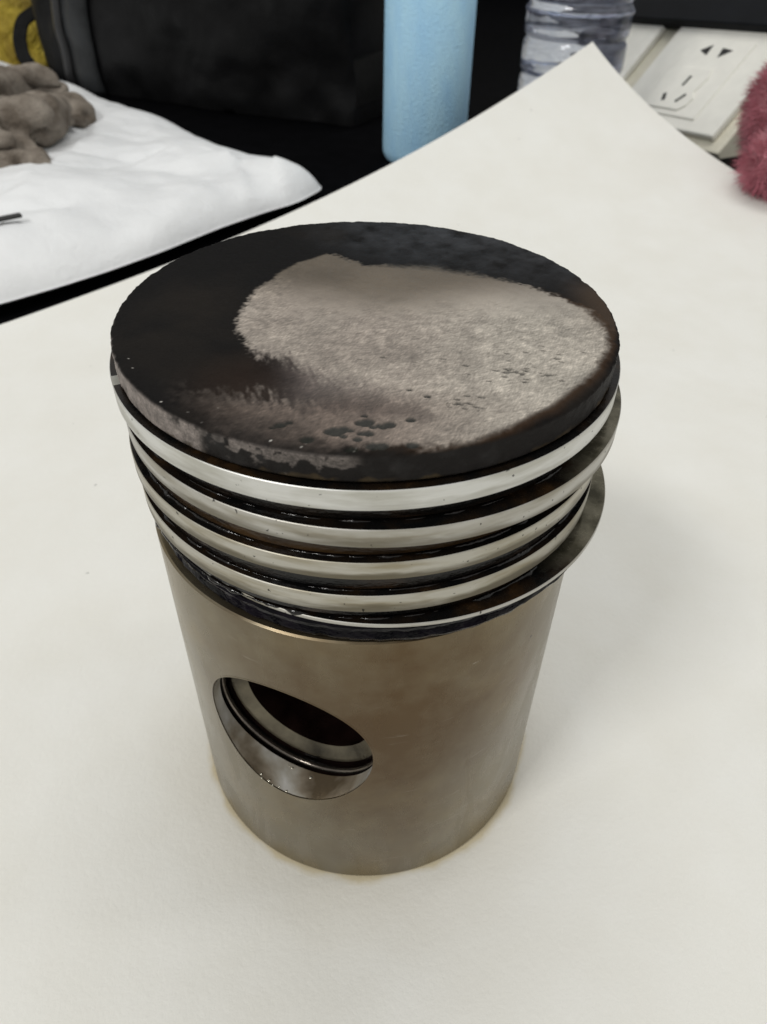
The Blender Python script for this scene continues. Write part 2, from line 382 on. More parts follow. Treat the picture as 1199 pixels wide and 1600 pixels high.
# dark pits
spots = np.zeros(len(P))
c0 = at(560, 674, ZT)[:2]
for k in range(26):
    s = .009+.012*random.random(); cx = c0[0]+random.gauss(0, .085); cy = c0[1]+random.gauss(0, .05)
    spots = np.maximum(spots, sstep(1.2, .7, np.hypot((xy[:, 0]-cx)/s*.8, (xy[:, 1]-cy)/s)))
for (px, py, s) in ((438, 664, .016), (452, 660, .010), (426, 668, .008), (668, 620, .01), (640, 610, .008)):
    c = at(px, py, ZT); spots = np.maximum(spots, sstep(1.2, .7, np.hypot((xy[:, 0]-c[0])/s*.7, (xy[:, 1]-c[1])/s)))
for (px, py, n_, sx, sy) in ((800, 583, 30, .09, .04), (722, 630, 16, .05, .03), (870, 560, 8, .06, .05), (620, 560, 4, .12, .04)):
    c = at(px, py, ZT)
    for k in range(n_):
        s = .0028+.0038*random.random(); cx = c[0]+random.gauss(0, sx); cy = c[1]+random.gauss(0, sy)
        spots = np.maximum(spots, .85*sstep(1.3, .6, np.hypot((xy[:, 0]-cx)/(s*2.2)+(xy[:, 1]-cy)/s*.4, (xy[:, 1]-cy)/s)))
spots *= (rf < .985)
col = col*(1-.96*spots[:, None])+np.array([.014, .015, .012])*.96*spots[:, None]
# wet glints painted as pale specks in the lower left and along the rim
glints = np.zeros(len(P))
for k in range(20):
    if k < 17: a_ = math.radians(random.uniform(205, 275)); r_ = random.uniform(.955, .985); cx, cy = r_*math.cos(a_), r_*math.sin(a_)
    else: cx, cy = random.gauss(-.38, .22), random.gauss(-.62, .10)
    s = random.uniform(.0012, .0022); glints = np.maximum(glints, sstep(1.3, .5, np.hypot(xy[:, 0]-cx, xy[:, 1]-cy)/s)*random.uniform(.4, 1))
glints *= (rf < .99)
col = col*(1-glints[:, None])+np.array([.75, .72, .66])*glints[:, None]
# side of the top land
side = sstep(ZT-.006, ZT-.02, zf)
zr = (ZT-zf)/.11+fbm(P, 16, 4, 40)*.5
def band(a, b, w_=5): return sstep(a-w_, a, tf)*sstep(b+w_, b, tf)
sc = np.array([.022, .020, .019])+np.clip(mid, 0, 1)[:, None]*.05
patch = band(186, 228)*sstep(-.15, .0, .6+fbm(P, 9, 3, 4)*1.2-np.abs(zr-.6)) + band(222, 236, 3)*sstep(.05, .3, zr+fine)*.9
patch = np.clip(patch+band(246, 266, 4)*sstep(.50, .30, zr+fine*1.5)*.6+band(236, 247, 4)*sstep(.5, .3, zr+fine*1.5)*.3, 0, 1)
sc = sc*(1-patch[:, None])+np.array([.25, .215, .195])*(1+fine[:, None]*1.4)*patch[:, None]
tan_line = sstep(.86, .97, zr)*sstep(-.1, .2, fbm(P, 12, 3, 7))
sc = sc*(1-.6*tan_line[:, None])+np.array([.09, .065, .035])*.6*tan_line[:, None]
col = col*(1-side[:, None])+sc*side[:, None]
lightS = np.clip(light*(1-side)+patch*side, 0, 1)
col = np.clip(col, .003, 1)
# relief in the geometry: deposit is a little raised and rough, pits sunk, the rim crumbly
h = fine*.0035+mid*.005+light*.003-spots*.006+crust*.006*(1+fine*3)
edge = sstep(.97, .995, rf)*(1-side*.6)
topw = (zf > ZT-.03).astype(float)
P2 = P.copy(); P2[:, 2] += h*topw*sstep(0, .02, rf)
rad = (mid*.016+fine*.016)*edge*(zf > ZT-.108)
P2[:, 0] += np.cos(TH.ravel())*rad; P2[:, 1] += np.sin(TH.ravel())*rad
nv = len(rr); fs = grid_faces(nth, nv, True)
ci = len(P2); P2 = np.concatenate([P2, [[0, 0, ZT]]]); fs += [(ci, i*nv, ((i+1) % nth)*nv) for i in range(nth)]
fs = [tuple(reversed(f)) for f in fs]
me = mesh(P2, fs)
col = np.concatenate([col, col[:1]]); rel = np.stack([lightS, np.clip((np.sqrt(np.clip(lightS*1.3, 0, 1))+.15*(xy[:, 1] < -.3))*(texr*(1-side)+side), 0, 1), side], -1); rel = np.concatenate([rel, rel[:1]])
paint(me, 'deposit', col); paint(me, 'relief', rel)
bm = bmesh.new(); bm.from_mesh(me); bmesh.ops.recalc_face_normals(bm, faces=bm.faces); bm.to_mesh(me); bm.free()
crown = link('crown', me, M['crown'], piston)
# ring belt -----------------------------------------------------------
RG = [(2.8042, 2.7204), (2.6437, 2.5637), (2.4802, 2.3992), (2.3114, 2.2266)]
LR, GR = .986, .88
prof = [(.0, ZT-.112), (GR, ZT-.112)]
zprev = None
for k, (a, b) in enumerate(RG):
    zt, zb = a+.004, b-.006
    if k: prof += [(GR, zprev), (LR-.006, zprev), (LR, zprev-.006), (LR, zt+.006), (LR-.006, zt), (GR, zt)]
    else: prof += [(GR, zt)]
    zprev = zb
prof += [(GR, zprev), (LR-.006, zprev), (LR, zprev-.006), (LR, 2.178), (LR-.006, 2.172), (GR, 2.172), (GR, 2.031), (0, 2.031)]
belt = link('ring_belt', lathe(prof, 256), M['land'], piston)
# rings ----------------------------------------------------------------
def ring(name, zt, zb, ro, cx, cy, mats, gap=None, label=None, tilt=(0, 0), bev=.0028, crown_h=0.0):
    ri = ro-.125
    prof = [(ri, zb), (ro-bev, zb), (ro, zb+bev), (ro+crown_h, (zt+zb)/2), (ro, zt-bev), (ro-bev, zt), (ri, zt)]
    if gap: me = lathe(prof, 250, R(gap[1]), R(gap[0]+360), True)
    else: me = lathe(prof, 256, closed_prof=True)
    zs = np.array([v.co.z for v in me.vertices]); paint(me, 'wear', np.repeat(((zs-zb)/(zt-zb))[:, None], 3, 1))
    o = link(name, me, mats, piston, smooth=None)
    for p_ in me.polygons:
        p_.use_smooth = True
        p_.material_index = 1 if abs(p_.normal.z) > .8 else 0
    o.location = (cx, cy, 0); o.rotation_euler = (R(tilt[0]), R(tilt[1]), 0)
    if label: o['label'] = label
    return o
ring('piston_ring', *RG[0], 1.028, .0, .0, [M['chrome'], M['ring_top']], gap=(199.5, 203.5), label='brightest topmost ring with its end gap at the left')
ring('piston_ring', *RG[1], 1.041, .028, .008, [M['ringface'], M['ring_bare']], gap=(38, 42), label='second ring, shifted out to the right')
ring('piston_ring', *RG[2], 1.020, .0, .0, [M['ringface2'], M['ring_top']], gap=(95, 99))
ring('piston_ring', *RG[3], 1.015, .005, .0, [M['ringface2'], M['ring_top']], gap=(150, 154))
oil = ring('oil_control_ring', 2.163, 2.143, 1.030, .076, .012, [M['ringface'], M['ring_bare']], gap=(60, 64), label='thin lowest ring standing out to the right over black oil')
wet = lathe([(.90, 2.141), (1.012, 2.141), (1.020, 2.13), (1.016, 2.112), (1.004, 2.102), (1.010, 2.088), (1.016, 2.07), (1.008, 2.052), (.985, 2.046), (.90, 2.046)], 256, closed_prof=True)
wv = np.array([v.co[:] for v in wet.vertices]); nz = fbm(wv, 22, 3, 2)
for v, n_ in zip(wet.vertices, nz):
    rr_ = math.hypot(v.co.x, v.co.y)
    if rr_ > .95: v.co.x *= 1+n_*.016; v.co.y *= 1+n_*.016
wo = link('oil_film', wet, M['wet'], oil); wo.location = (-.028, -.006, 0)
# beads of oil in the corner between each land and the ring under it
for k, (zt, o_x) in enumerate(((2.6437, .0), (2.4802, .0), (2.3114, .0), (2.163, .0))):
    na, nc = 720, 8; bv = []
    ai = np.linspace(0, 2*math.pi, na, endpoint=False)
    ampl = np.clip(.35+fbm(np.stack([np.cos(ai)*9, np.sin(ai)*9, np.full(na, k*3.0)], -1), 1.6, 3, 5)*2.6, .05, 1.2)*(.016 if k else .008)
    for i in range(na):
        for j in range(nc):
            b_ = math.pi*2*j/nc; rr_ = .986+ampl[i]*math.cos(b_)*1.1; bv.append((rr_*math.cos(ai[i]), rr_*math.sin(ai[i]), zt-.001+ampl[i]*.9*math.sin(b_)))
    bf = [(i*nc+j, i*nc+(j+1) % nc, ((i+1) % na)*nc+(j+1) % nc, ((i+1) % na)*nc+j) for i in range(na) for j in range(nc)]
    link('oil_bead', mesh(bv, bf), M['bead'], belt)
# skirt -------------------------------------------------------------------
AX = R(-113.0); ZB = 1.205
sk = lathe([(0, 2.0305), (.985, 2.0305), (.990, 2.0302), (.9990, 2.0245), (1.0, 2.020), (1.0, 1.0), (1.0, .022), (.997, .010), (.988, .0), (.80, .0), (.78, .02), (.40, .3), (.40, 1.85), (0, 1.85)], 320)
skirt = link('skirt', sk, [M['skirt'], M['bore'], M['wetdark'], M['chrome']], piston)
bprof = [(0, 1.3), (.435, 1.3), (.435, .846), (.470, .840), (.470, .772), (.422, .768), (.408, .762), (.385, .745), (.352, .728), (.346, .700), (.346, 0.30), (0, .30)]
bprof = bprof[:-1]+[(.346, -.30), (.346, -.700), (.352, -.728), (.385, -.745), (.408, -.762), (.422, -.768), (.470, -.772), (.470, -.840), (.435, -.846), (.435, -1.3), (0, -1.3)]
cut = lathe(bprof, 160)
bm = bmesh.new(); bm.from_mesh(cut); bmesh.ops.remove_doubles(bm, verts=bm.verts, dist=1e-6); bmesh.ops.recalc_face_normals(bm, faces=bm.faces); bm.to_mesh(cut); bm.free()
bm = bmesh.new(); bm.from_mesh(sk); bmesh.ops.remove_doubles(bm, verts=bm.verts, dist=1e-6); bmesh.ops.recalc_face_normals(bm, faces=bm.faces); bm.to_mesh(sk); bm.free()
bdir = Vector((math.cos(AX), math.sin(AX), 0))
cutter = link('cutter', cut); LS = .962; _T = Vector((-math.sin(AX), math.cos(AX), 0)); _S = Matrix.Identity(4)
for i in range(3):
    for j in range(3): _S[i][j] += (LS-1)*_T[i]*_T[j]
cutter.matrix_world = Matrix.Translation((0, 0, ZB)) @ _S @ bdir.to_track_quat('Z', 'Y').to_matrix().to_4x4()
md = skirt.modifiers.new('b', 'BOOLEAN'); md.operation = 'DIFFERENCE'; md.solver = 'EXACT'; md.object = cutter
bpy.context.view_layer.update()
dg = bpy.context.evaluated_depsgraph_get()
new = bpy.data.meshes.new_from_object(skirt.evaluated_get(dg)); skirt.modifiers.clear(); skirt.data = new
bpy.data.objects.remove(cutter)
new.materials.clear()
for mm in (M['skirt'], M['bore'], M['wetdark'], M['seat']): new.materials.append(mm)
B3 = np.array(bdir)
for p_ in new.polygons:
    c = np.array(p_.center); rad = math.hypot(c[0], c[1]); ax = abs(c @ B3); perp = math.hypot((c @ np.array(_T))/LS, c[2]-ZB)
    if rad > .99 or c[2] > 2.0 or c[2] < .03: p_.material_index = 0
    elif perp < .49: p_.material_index = 2 if ((perp > .4365 and .7655 < ax < .848) or (perp < .35 and ax < .727)) else (1 if perp > .412 and ax > .84 else 3)
    else: p_.material_index = 0
sharp(new, 25)
# bevelled lip of the bore: thin bright edge following the saddle curve
lv = []; n = 200
for k in range(n):
    a = 2*math.pi*k/n; T_ = np.array([-math.sin(AX), math.cos(AX), 0])
    for rr_, dr in ((.4345, 0.0), (.4345, -.006), (.4415, .0006)):
        lat = LS*rr_*math.cos(a); axl = math.sqrt(max(0, (1.0+(dr if dr > 0 else 0))**2-lat**2))+(dr if dr < 0 else 0)
        if rr_ < .44 and dr == 0: axl += .0012
        lv.append(B3*axl+T_*lat+np.array([0, 0, ZB+rr_*math.sin(a)]))
lf = []
for k in range(n):
    for j in range(3):
        a, b = k*3+j, ((k+1) % n)*3+j; a2, b2 = k*3+(j+1) % 3, ((k+1) % n)*3+(j+1) % 3; lf.append((a, b, b2, a2))
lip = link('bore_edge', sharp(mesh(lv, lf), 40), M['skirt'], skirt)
# added metal beads standing in for glints on the oily lower lip
T_ = np.array([-math.sin(AX), math.cos(AX), 0])
for k in range(15):
    if k in (2, 5, 7, 10): continue
    if k < 9: lat = -.17+.019*k+random.uniform(-.006, .006); axl = math.sqrt(1-lat**2)-random.uniform(.0, .014)
    elif k < 13: lat = -.10+random.uniform(-.02, .02)+.004*k; axl = .862+random.uniform(0, .02)
    else: lat = .05+random.uniform(-.02, .02); axl = .88
    zz_ = ZB-math.sqrt(.4345**2-(lat/LS)**2)+.001; bm = bmesh.new(); bmesh.ops.create_icosphere(bm, subdivisions=2, radius=random.uniform(.003, .009)); dm = bpy.data.meshes.new('m'); bm.to_mesh(dm); bm.free()
    o = link('glint_bead', dm, M['glint'], skirt); o.location = B3*axl+T_*lat+np.array([0, 0, zz_]); o.scale = (1, 1, .55)
# snap ring in the groove
tv = []; nt, ns = 150, 12; a0, a1 = R(100), R(440-20)
for i in range(nt+1):
    a = a0+(a1-a0)*i/nt
    for j in range(ns):
        b = 2*math.pi*j/ns; r_ = .446+.014*math.cos(b); z_ = .806+.014*math.sin(b)
        tv.append(B3*z_+np.array([-math.sin(AX), math.cos(AX), 0])*r_*LS*math.cos(a)+np.array([0, 0, ZB+r_*math.sin(a)]))
tfc = []
for i in range(nt):
    for j in range(ns): tfc.append((i*ns+j, i*ns+(j+1) % ns, (i+1)*ns+(j+1) % ns, (i+1)*ns+j))
tfc += [tuple(range(ns)), tuple(nt*ns+j for j in reversed(range(ns)))]
snap = link('snap_ring', sharp(mesh(tv, tfc), 60), simple('dark_oiled_spring_steel', (.16, .14, .12), .18, .9, .4, 6, .1), piston)

# ------------------------------------------------------------------ white wrapping with folds
outline = [(-13, 1.0), (-7.5, 3.7), (-4.52, 5.85), (-4.0, 6.32), (-3.46, 6.87), (-2.86, 7.6), (-2.22, 8.50), (-1.60, 9.22), (-1.14, 9.66), (-.74, 10.38), (-.80, 10.62), (-1.45, 11.2), (-2.7, 12.35), (-3.7, 13.8), (-5.2, 15.4), (-7.4, 18.0), (-9.5, 20.0), (-14, 19.5), (-16, 10)]
oc = np.array([-6.6, 11.0]); ol = np.array(outline)
def resample(poly, n):
    q = np.concatenate([poly, poly[:1]]); L = np.concatenate([[0], np.cumsum(np.linalg.norm(np.diff(q, axis=0), axis=1))])
    s = np.linspace(0, L[-1], n, endpoint=False); return np.stack([np.interp(s, L, q[:, 0]), np.interp(s, L, q[:, 1])], -1)
ob = resample(ol, 400)
for _ in range(2): ob = (np.roll(ob, 1, 0)+ob*2+np.roll(ob, -1, 0))/4
rl = np.concatenate([np.linspace(.02, .9, 110), np.linspace(.905, 1.0, 30)])
TT = ob-oc
vs = (oc+TT[:, None, :]*rl[None, :, None]).reshape(-1, 2)
rfl = np.broadcast_to(rl, (400, len(rl))).ravel()
de = np.clip(sdist(ob, vs), 0, None)
def seg(P, a, b):
    a, b = np.array(a[:2]), np.array(b[:2]); ab = b-a; t = np.clip(((P-a)@ab)/(ab@ab), 0, 1); d = P-a-t[:, None]*ab
    side = np.sign(ab[0]*(P[:, 1]-a[1])-ab[1]*(P[:, 0]-a[0])); return np.linalg.norm(d, axis=1), side
hh = .34*(1-np.exp(-de/.22))
P3 = np.concatenate([vs, np.zeros((len(vs), 1))], 1)
def crease(h, pts, amp, w_, one=0):
    for a, b in zip(pts[:-1], pts[1:]):
        d, s_ = seg(vs, at(*a, .45), at(*b, .45))
        f = np.exp(-d/w_)
        if one: f = f*np.where(s_*one > 0, 1, np.exp(-d/.05))
        h = h+amp*f
    return h
fade = 1-np.exp(-de/.5)
dh = np.zeros(len(vs))
dh = crease(dh, [(117, 278), (195, 262), (250, 247), (305, 238)], -.10, .30, 1)
dh = crease(dh, [(305, 246), (360, 258), (420, 262)], .10, .25, -1)
dh = crease(dh, [(378, 275), (402, 325)], .12, .40, -1)
dh = crease(dh, [(430, 268), (466, 312)], .10, .30, 1)
dh = crease(dh, [(0, 390), (120, 350), (300, 345)], .07, .6)
dh = crease(dh, [(20, 430), (60, 300), (150, 210)], .06, .5)
dh = crease(dh, [(230, 190), (330, 300)], .05, .4)
hh = hh+dh*fade+fbm(P3, .35, 2, 2)*.45*fade+np.abs(fbm(P3, .6, 2, 5))*.62*fade-np.abs(fbm(P3, 1.1, 2, 25))*.22*fade+fbm(P3, 2.2, 3, 9)*.035*fade-np.abs(fbm(P3, 2.4, 2, 45))*.10*fade
hump = at(28, 105, 1.3)
hh = hh+.35*np.exp(-((vs[:, 0]-hump[0]+.3)**2/.9+(vs[:, 1]-hump[1])**2/1.2))*(1+fbm(P3, 1.6, 2, 3)*.9)
hh = np.maximum(hh, .02)+.15*(1-.5*np.exp(-np.maximum(de, 0)/.05)*0)
# the near edge curls under
vs3 = np.concatenate([vs, hh[:, None]], 1)
nrl = len(rl); top = vs3.reshape(400, nrl, 3)
bot = top[:, -1, :].copy(); inn = bot.copy(); inn[:, :2] = oc+(inn[:, :2]-oc)*.93; inn[:, 2] = -.018
allv = np.concatenate([vs3, inn, [[oc[0], oc[1], -.018]]])
fs = grid_faces(400, nrl, True)
o0 = len(vs3)
for i in range(400):
    j = (i+1) % 400; fs.append((i*nrl+nrl-1, j*nrl+nrl-1, o0+j, o0+i)); fs.append((o0+i, o0+j, o0+400))
c_i = [i*nrl for i in range(400)]; fs.append(tuple(c_i))
t = NT('white_wrapping_film'); t.inp('Base Color', t.ramp(t.noise(1.0, 4), [(.35, (.76, .77, .78)), (.65, (.82, .83, .84))])); t.inp('Roughness', .5)
t.inp('Subsurface Weight', 0.0); t.inp('Specular IOR Level', .35); t.inp('Normal', t.bump(t.noise(5, 5, .6, dist=.6), .35, .05))
M['wrap'] = t.m
wrap = link('wrapping_bag', sharp(mesh(allv, fs), 75), M['wrap'])
tag(wrap, 'white creased wrapping bag lying flat on the black table, glove on top', 'bag')

# ------------------------------------------------------------------ fused soft shapes (voxel remesh of swept tubes)
def blob(name, strokes, mat, voxel=.06, disp=.05, dscale=3.0, smooth_it=4, fold=0.0, aniso=(1, 1, 1)):
    bm = bmesh.new()
    for pts, rad in strokes:
        pts = [Vector(p_) for p_ in pts]
        k = len(pts); rad = rad if isinstance(rad, (list, tuple)) else [rad]*k
        for a in range(k-1 if k > 1 else 1):
            b = min(a+1, k-1); L = (pts[b]-pts[a]).length; n_ = max(1, int(L/(min(rad)*.25)))
            for s in range(n_+1):
                f = s/n_; c = pts[a].lerp(pts[b], f); r_ = rad[a]*(1-f)+rad[b]*f
                bmesh.ops.create_icosphere(bm, subdivisions=2, radius=r_, matrix=Matrix.Translation(c))
    me = bpy.data.meshes.new('m'); bm.to_mesh(me); bm.free()
    o = link(name, me, mat)
    md = o.modifiers.new('r', 'REMESH'); md.mode = 'VOXEL'; md.voxel_size = voxel
    s_ = o.modifiers.new('s', 'SMOOTH'); s_.iterations = smooth_it; s_.factor = .5
    dg = bpy.context.evaluated_depsgraph_get(); nm = bpy.data.meshes.new_from_object(o.evaluated_get(dg)); o.modifiers.clear(); o.data = nm
    co_ = np.empty(len(nm.vertices)*3); nm.vertices.foreach_get('co', co_); co_ = co_.reshape(-1, 3)
    no_ = np.array([v.normal[:] for v in nm.vertices])
    d = fbm(co_, dscale, 4, 3)*disp*2
    if fold: d = d-fold*np.exp(-np.abs(fbm(co_*np.array(aniso), dscale*.45, 2, 8))/.05)+(fold*.8*np.abs(fbm(co_*np.array(aniso), dscale*.8, 2, 18)) if aniso[1] != 1 else 0)
    co_ = co_+no_*d[:, None]
    nm.vertices.foreach_set('co', co_.ravel()); nm.update()
    nm.polygons.foreach_set('use_smooth', [True]*len(nm.polygons)); return o
t = NT('grey_knit_fabric'); n = t.noise(2.5, 4)
t.inp('Base Color', t.mix(.4, t.ramp(n, [(.35, (.17, .14, .112)), (.65, (.36, .315, .265))]), t.noise(22, 3), 'MULTIPLY')); t.inp('Roughness', .9); t.inp('Specular IOR Level', .15)
t.inp('Normal', t.bump(t.noise(18, 4), .8, .06)); M['knit'] = t.m
def px(x, y, z): return tuple(at(x, y, z))
glove = blob('work_glove', [
    ([px(-60, 165, .95), px(0, 135, 1.0), px(55, 128, .95), px(92, 136, .85)], [.55, .36, .30, .17]),
    ([px(-60, 215, .95), px(0, 200, .95), px(50, 192, .95), px(88, 178, .85)], [.55, .42, .46, .34]),
    ([px(-30, 180, .85), px(20, 170, .80)], [.35, .26]),
    ([px(80, 172, .78), px(116, 165, .72), px(130, 178, .66), px(122, 190, .62)], [.26, .27, .25, .18]),
    ([px(-45, 235, .75), px(10, 236, .75), px(44, 232, .70), px(52, 250, .62), px(66, 266, .56)], [.38, .30, .24, .25, .20]),
    ([px(-45, 286, .52), px(0, 274, .52), px(24, 264, .52)], [.13, .13, .10]),
], M['knit'], .04, .05, 2.0, 3, .24, (.45, 1.35, 2.2))
tag(glove, 'crumpled grey brown knitted work glove lying on the white wrapping bag', 'glove')
# small black cord end at the left edge on the wrapping
cord = link('cord_end', box_mesh(.55, .10, .05, .02), simple('black_cord', (.015, .015, .015), .5))
_d = Vector(at(2, 350, 0)-CAM).normalized(); _h = wrap.ray_cast(Vector(CAM), _d)
cp = (_h[1]+Vector((0, 0, .06))) if _h[0] else Vector(at(2, 350, .62)); cord.location = cp; cord.rotation_euler = (0, 0, R(38)); tag(cord, 'short black cord end on the white wrapping at the left edge', 'cord')

# ------------------------------------------------------------------ yellow bag with dark strap
t = NT('mustard_fabric'); n = t.noise(1.2, 5)
t.inp('Base Color', t.ramp(n, [(.35, (.32, .22, .015)), (.6, (.60, .45, .04)), (.75, (.70, .58, .12))])); t.inp('Roughness', .6); t.inp('Normal', t.bump(t.noise(2.2, 5, .6, dist=1.0), .8, .3)); M['must'] = t.m
DY = 20.5
ybag = empty('yellow_bag', deep(30, 90, DY)); ybag.location.z = 0
tag(ybag, 'mustard yellow fabric bag with dark strap behind the white wrapping bag', 'bag')
yb = blob('body', [([tuple(deep(-60, 20, DY)), tuple(deep(10, 35, DY)), tuple(deep(35, 60, DY))], [1.3, 1.0, .8]), ([tuple(deep(58, 40, DY)), tuple(deep(63, 95, DY)), tuple(deep(60, 150, DY))], [.30, .34, .4]),
    ([tuple(deep(-50, 60, DY)), tuple(deep(10, 100, DY)), tuple(deep(30, 150, DY+.3))], [1.0, .6, .6]), ([tuple(deep(-60, -60, DY+.5)), tuple(deep(20, -20, DY+.5)), tuple(deep(45, 5, DY))], [1.2, .6, .25])], M['must'], .12, .10, 1.1, 3, .12)
yb.parent = ybag; yb.matrix_parent_inverse = Matrix.Translation(-ybag.location)
def ribbon(name, pts, width, thick, mat, wd):
    pts = np.array(pts); n_ = len(pts); out = []
    L = np.linspace(0, n_-1, 60); c = np.stack([np.interp(L, range(n_), pts[:, k]) for k in range(3)], -1)
    for _ in range(10): c[1:-1] = (c[:-2]+c[1:-1]*2+c[2:])/4
    wd = np.array(wd)/np.linalg.norm(wd)
    for i in range(60):
        tg = c[min(i+1, 59)]-c[max(i-1, 0)]; tg /= np.linalg.norm(tg); nr = np.cross(tg, FW); nr /= np.linalg.norm(nr)
        a = nr*width/2; b = -FW*thick/2
        out += [c[i]+a+b, c[i]-a+b, c[i]-a-b, c[i]+a-b]
    fs = []
    for i in range(59):
        for j in range(4): fs.append((i*4+j, i*4+(j+1) % 4, i*4+4+(j+1) % 4, i*4+4+j))
    fs += [(0, 1, 2, 3), (236, 237, 238, 239)]
    return link(name, sharp(mesh(out, fs), 50), mat)
st = ribbon('strap', [deep(75, 8, DY-1.2), deep(52, 20, DY-1.3), deep(35, 32, DY-1.4), deep(30, 60, DY-1.4), deep(36, 88, DY-1.4), deep(52, 108, DY-1.4), deep(66, 125, DY-1.4)], .34, .06, simple('dark_webbing', (.012, .012, .012), .8, 0, .3, 5, spec=.1), UP)
st.parent = ybag; st.matrix_parent_inverse = Matrix.Translation(-ybag.location)
pl = blob('plastic_wrap', [([tuple(deep(64, -6, DY+.6)), tuple(deep(68, 8, DY+.6))], [.16, .10])], simple('pale_green_film', (.42, .47, .40), .3), .05, .06, 3, 1)
tag(pl, 'pale green scrap of plastic film above the yellow bag', 'plastic film')

# ------------------------------------------------------------------ big black bag standing at the back
bb = empty('black_bag', tuple(at(330, 160, 0))); tag(bb, 'large black leather bag with a seamed corner standing behind the white wrapping', 'bag')
A_ = at(93, 124, 0)[:2]; B_ = at(560, 196, 0)[:2]; dx = (B_-A_)/np.linalg.norm(B_-A_); Lb = np.linalg.norm(B_-A_); nrm = np.array([dx[1], -dx[0]])
if nrm[1] > 0: nrm = -nrm
nu, nvv = 140, 90; vs = []
H = 9.0
for i in range(nu):
    s = i/(nu-1)
    for j in range(nvv):
        v = j/(nvv-1)
        edge = min(s, 1-s)*Lb; be = .45*(1-math.exp(-edge/.5)); bv = .35*math.sin(math.pi*min(1, v*1.05+.03))**.5
        vs.append((*(A_+dx*(s*Lb)+nrm*(be+bv*.8)), v*H))
vs = np.array(vs); nz = fbm(vs, .45, 3, 5); vs[:, :2] += nrm[None, :]*(nz[:, None]*.9); nz2 = fbm(vs, 1.6, 3, 15); vs[:, :2] += nrm[None, :]*(nz2[:, None]*.15)
bk = vs.copy(); bk[:, :2] -= nrm*3.0
fs = grid_faces(nu, nvv)+[tuple(reversed(f)) for f in grid_faces(nu, nvv, off=nu*nvv)]
rim = [i*nvv for i in range(nu)]+[(nu-1)*nvv+j for j in range(1, nvv)]+[i*nvv+nvv-1 for i in range(nu-2, -1, -1)]+[j for j in range(nvv-2, 0, -1)]
for k in range(len(rim)): a, b = rim[k], rim[(k+1) % len(rim)]; fs.append((a, b, b+nu*nvv, a+nu*nvv))
M['leather'] = simple('black_leather', (.0085, .0085, .009), .42, 0, .5, .7, .4, 9, spec=.12)
bo = link('body', sharp(mesh(np.concatenate([vs, bk]), fs), 60), M['leather']); bo.parent = bb; bo.matrix_parent_inverse = Matrix.Translation(-bb.location)
# corner panel with seams
def strip(name, s0, s1, out, mat):
    v_ = []; n_ = 60; w0 = 6
    for j in range(n_):
        h_ = j/(n_-1)*H*.995
        for i in range(w0+1):
            s = s0+(s1-s0)*i/w0; ii = int(round(s*(nu-1))); jj = min(nvv-1, int(h_/H*(nvv-1)))
            p_ = vs[ii*nvv+jj].copy(); p_[2] = h_; f = math.sin(math.pi*i/w0)
            p_[:2] += nrm*(out*f+.03+.05*fbm(np.array([[s*30, 0, h_*1.0]]), 1.0, 2)[0]); v_.append(p_)
    o = link(name, mesh(v_, grid_faces(n_, w0+1)), mat); o.parent = bb; o.matrix_parent_inverse = Matrix.Translation(-bb.location)
    m_ = o.modifiers.new('t', 'SOLIDIFY'); m_.thickness = .06; return o
strip('corner_panel', .16, .26, .14, simple('paler_black_leather', (.036, .038, .040), .45, 0, .5, 1.0, .3, 8, spec=.15))  # corner panel in a paler black than the body
strip('piping', .125, .145, .10, simple('black_piping', (.03, .03, .032), .35))

# ------------------------------------------------------------------ pale blue cylinder
bl = empty('blue_bottle', (1.12, 12.95, -.02)); tag(bl, 'matte pale blue upright cylinder bottle standing on the black table', 'bottle')
t = NT('pale_blue_matte_coat'); n = t.noise(3, 5, .6, (1, 1, .35)); t.inp('Base Color', t.ramp(n, [(.35, (.40, .70, .97)), (.65, (.48, .78, .99))])); t.inp('Roughness', .55)
t.inp('Normal', t.bump(t.noise(22, 4), .7, .03)); M['blue'] = t.m
rb = .81
b1 = link('body', lathe([(0, 0), (rb-.14, 0), (rb-.06, .03), (rb-.01, .12), (rb, .22), (rb, 5.6), (rb-.06, 5.8), (.6, 6.1), (.55, 6.2), (0, 6.2)], 96), M['blue'], bl)
b2 = link('cap', lathe([(0, 6.205), (.58, 6.205), (.60, 6.23), (.60, 6.9), (.56, 6.96), (0, 6.96)], 64), simple('grey_cap', (.3, .3, .3), .4), bl)

# ------------------------------------------------------------------ clear water bottle
wc = deep(893, 100, 15.2); wb = empty('water_bottle', (wc[0], wc[1], -.02)); tag(wb, 'clear ribbed plastic water bottle standing behind the curled paper corner', 'bottle')
rw = 1.03
def prf(z): return rw*(1-.055*(.5+.5*math.cos(z*2*math.pi/.62))**10)
pr = [(0, .06), (.5, .04), (.8, .0), (rw-.06, .04)]+[(prf(z), z) for z in np.linspace(.15, 5.2, 130)]+[(rw*math.cos(a)*.75+.25, 5.2+1.1*math.sin(a)) for a in np.linspace(.1, 1.45, 12)]+[(.30, 6.7)]
inn = [(max(0, r_-.03), z+(.03 if k < 4 else 0)) for k, (r_, z) in enumerate(pr)]
me = lathe(pr+[(0, 6.7)], 120)
wv = np.array([v.co[:] for v in me.vertices]); wn = fbm(wv, 1.3, 3, 4)
for v, n_ in zip(me.vertices, wn): v.co.x *= 1+n_*.02; v.co.y *= 1+n_*.02
t = NT('clear_plastic'); t.inp('Base Color', (.84, .89, 1.0)); t.inp('Transmission Weight', 1.0); t.inp('Roughness', .02); t.inp('IOR', 1.33)
nb = t.bump(t.noise(1.5, 2, .4, (1, 1, 1.3), .6), .22, .12); t.inp('Normal', nb)
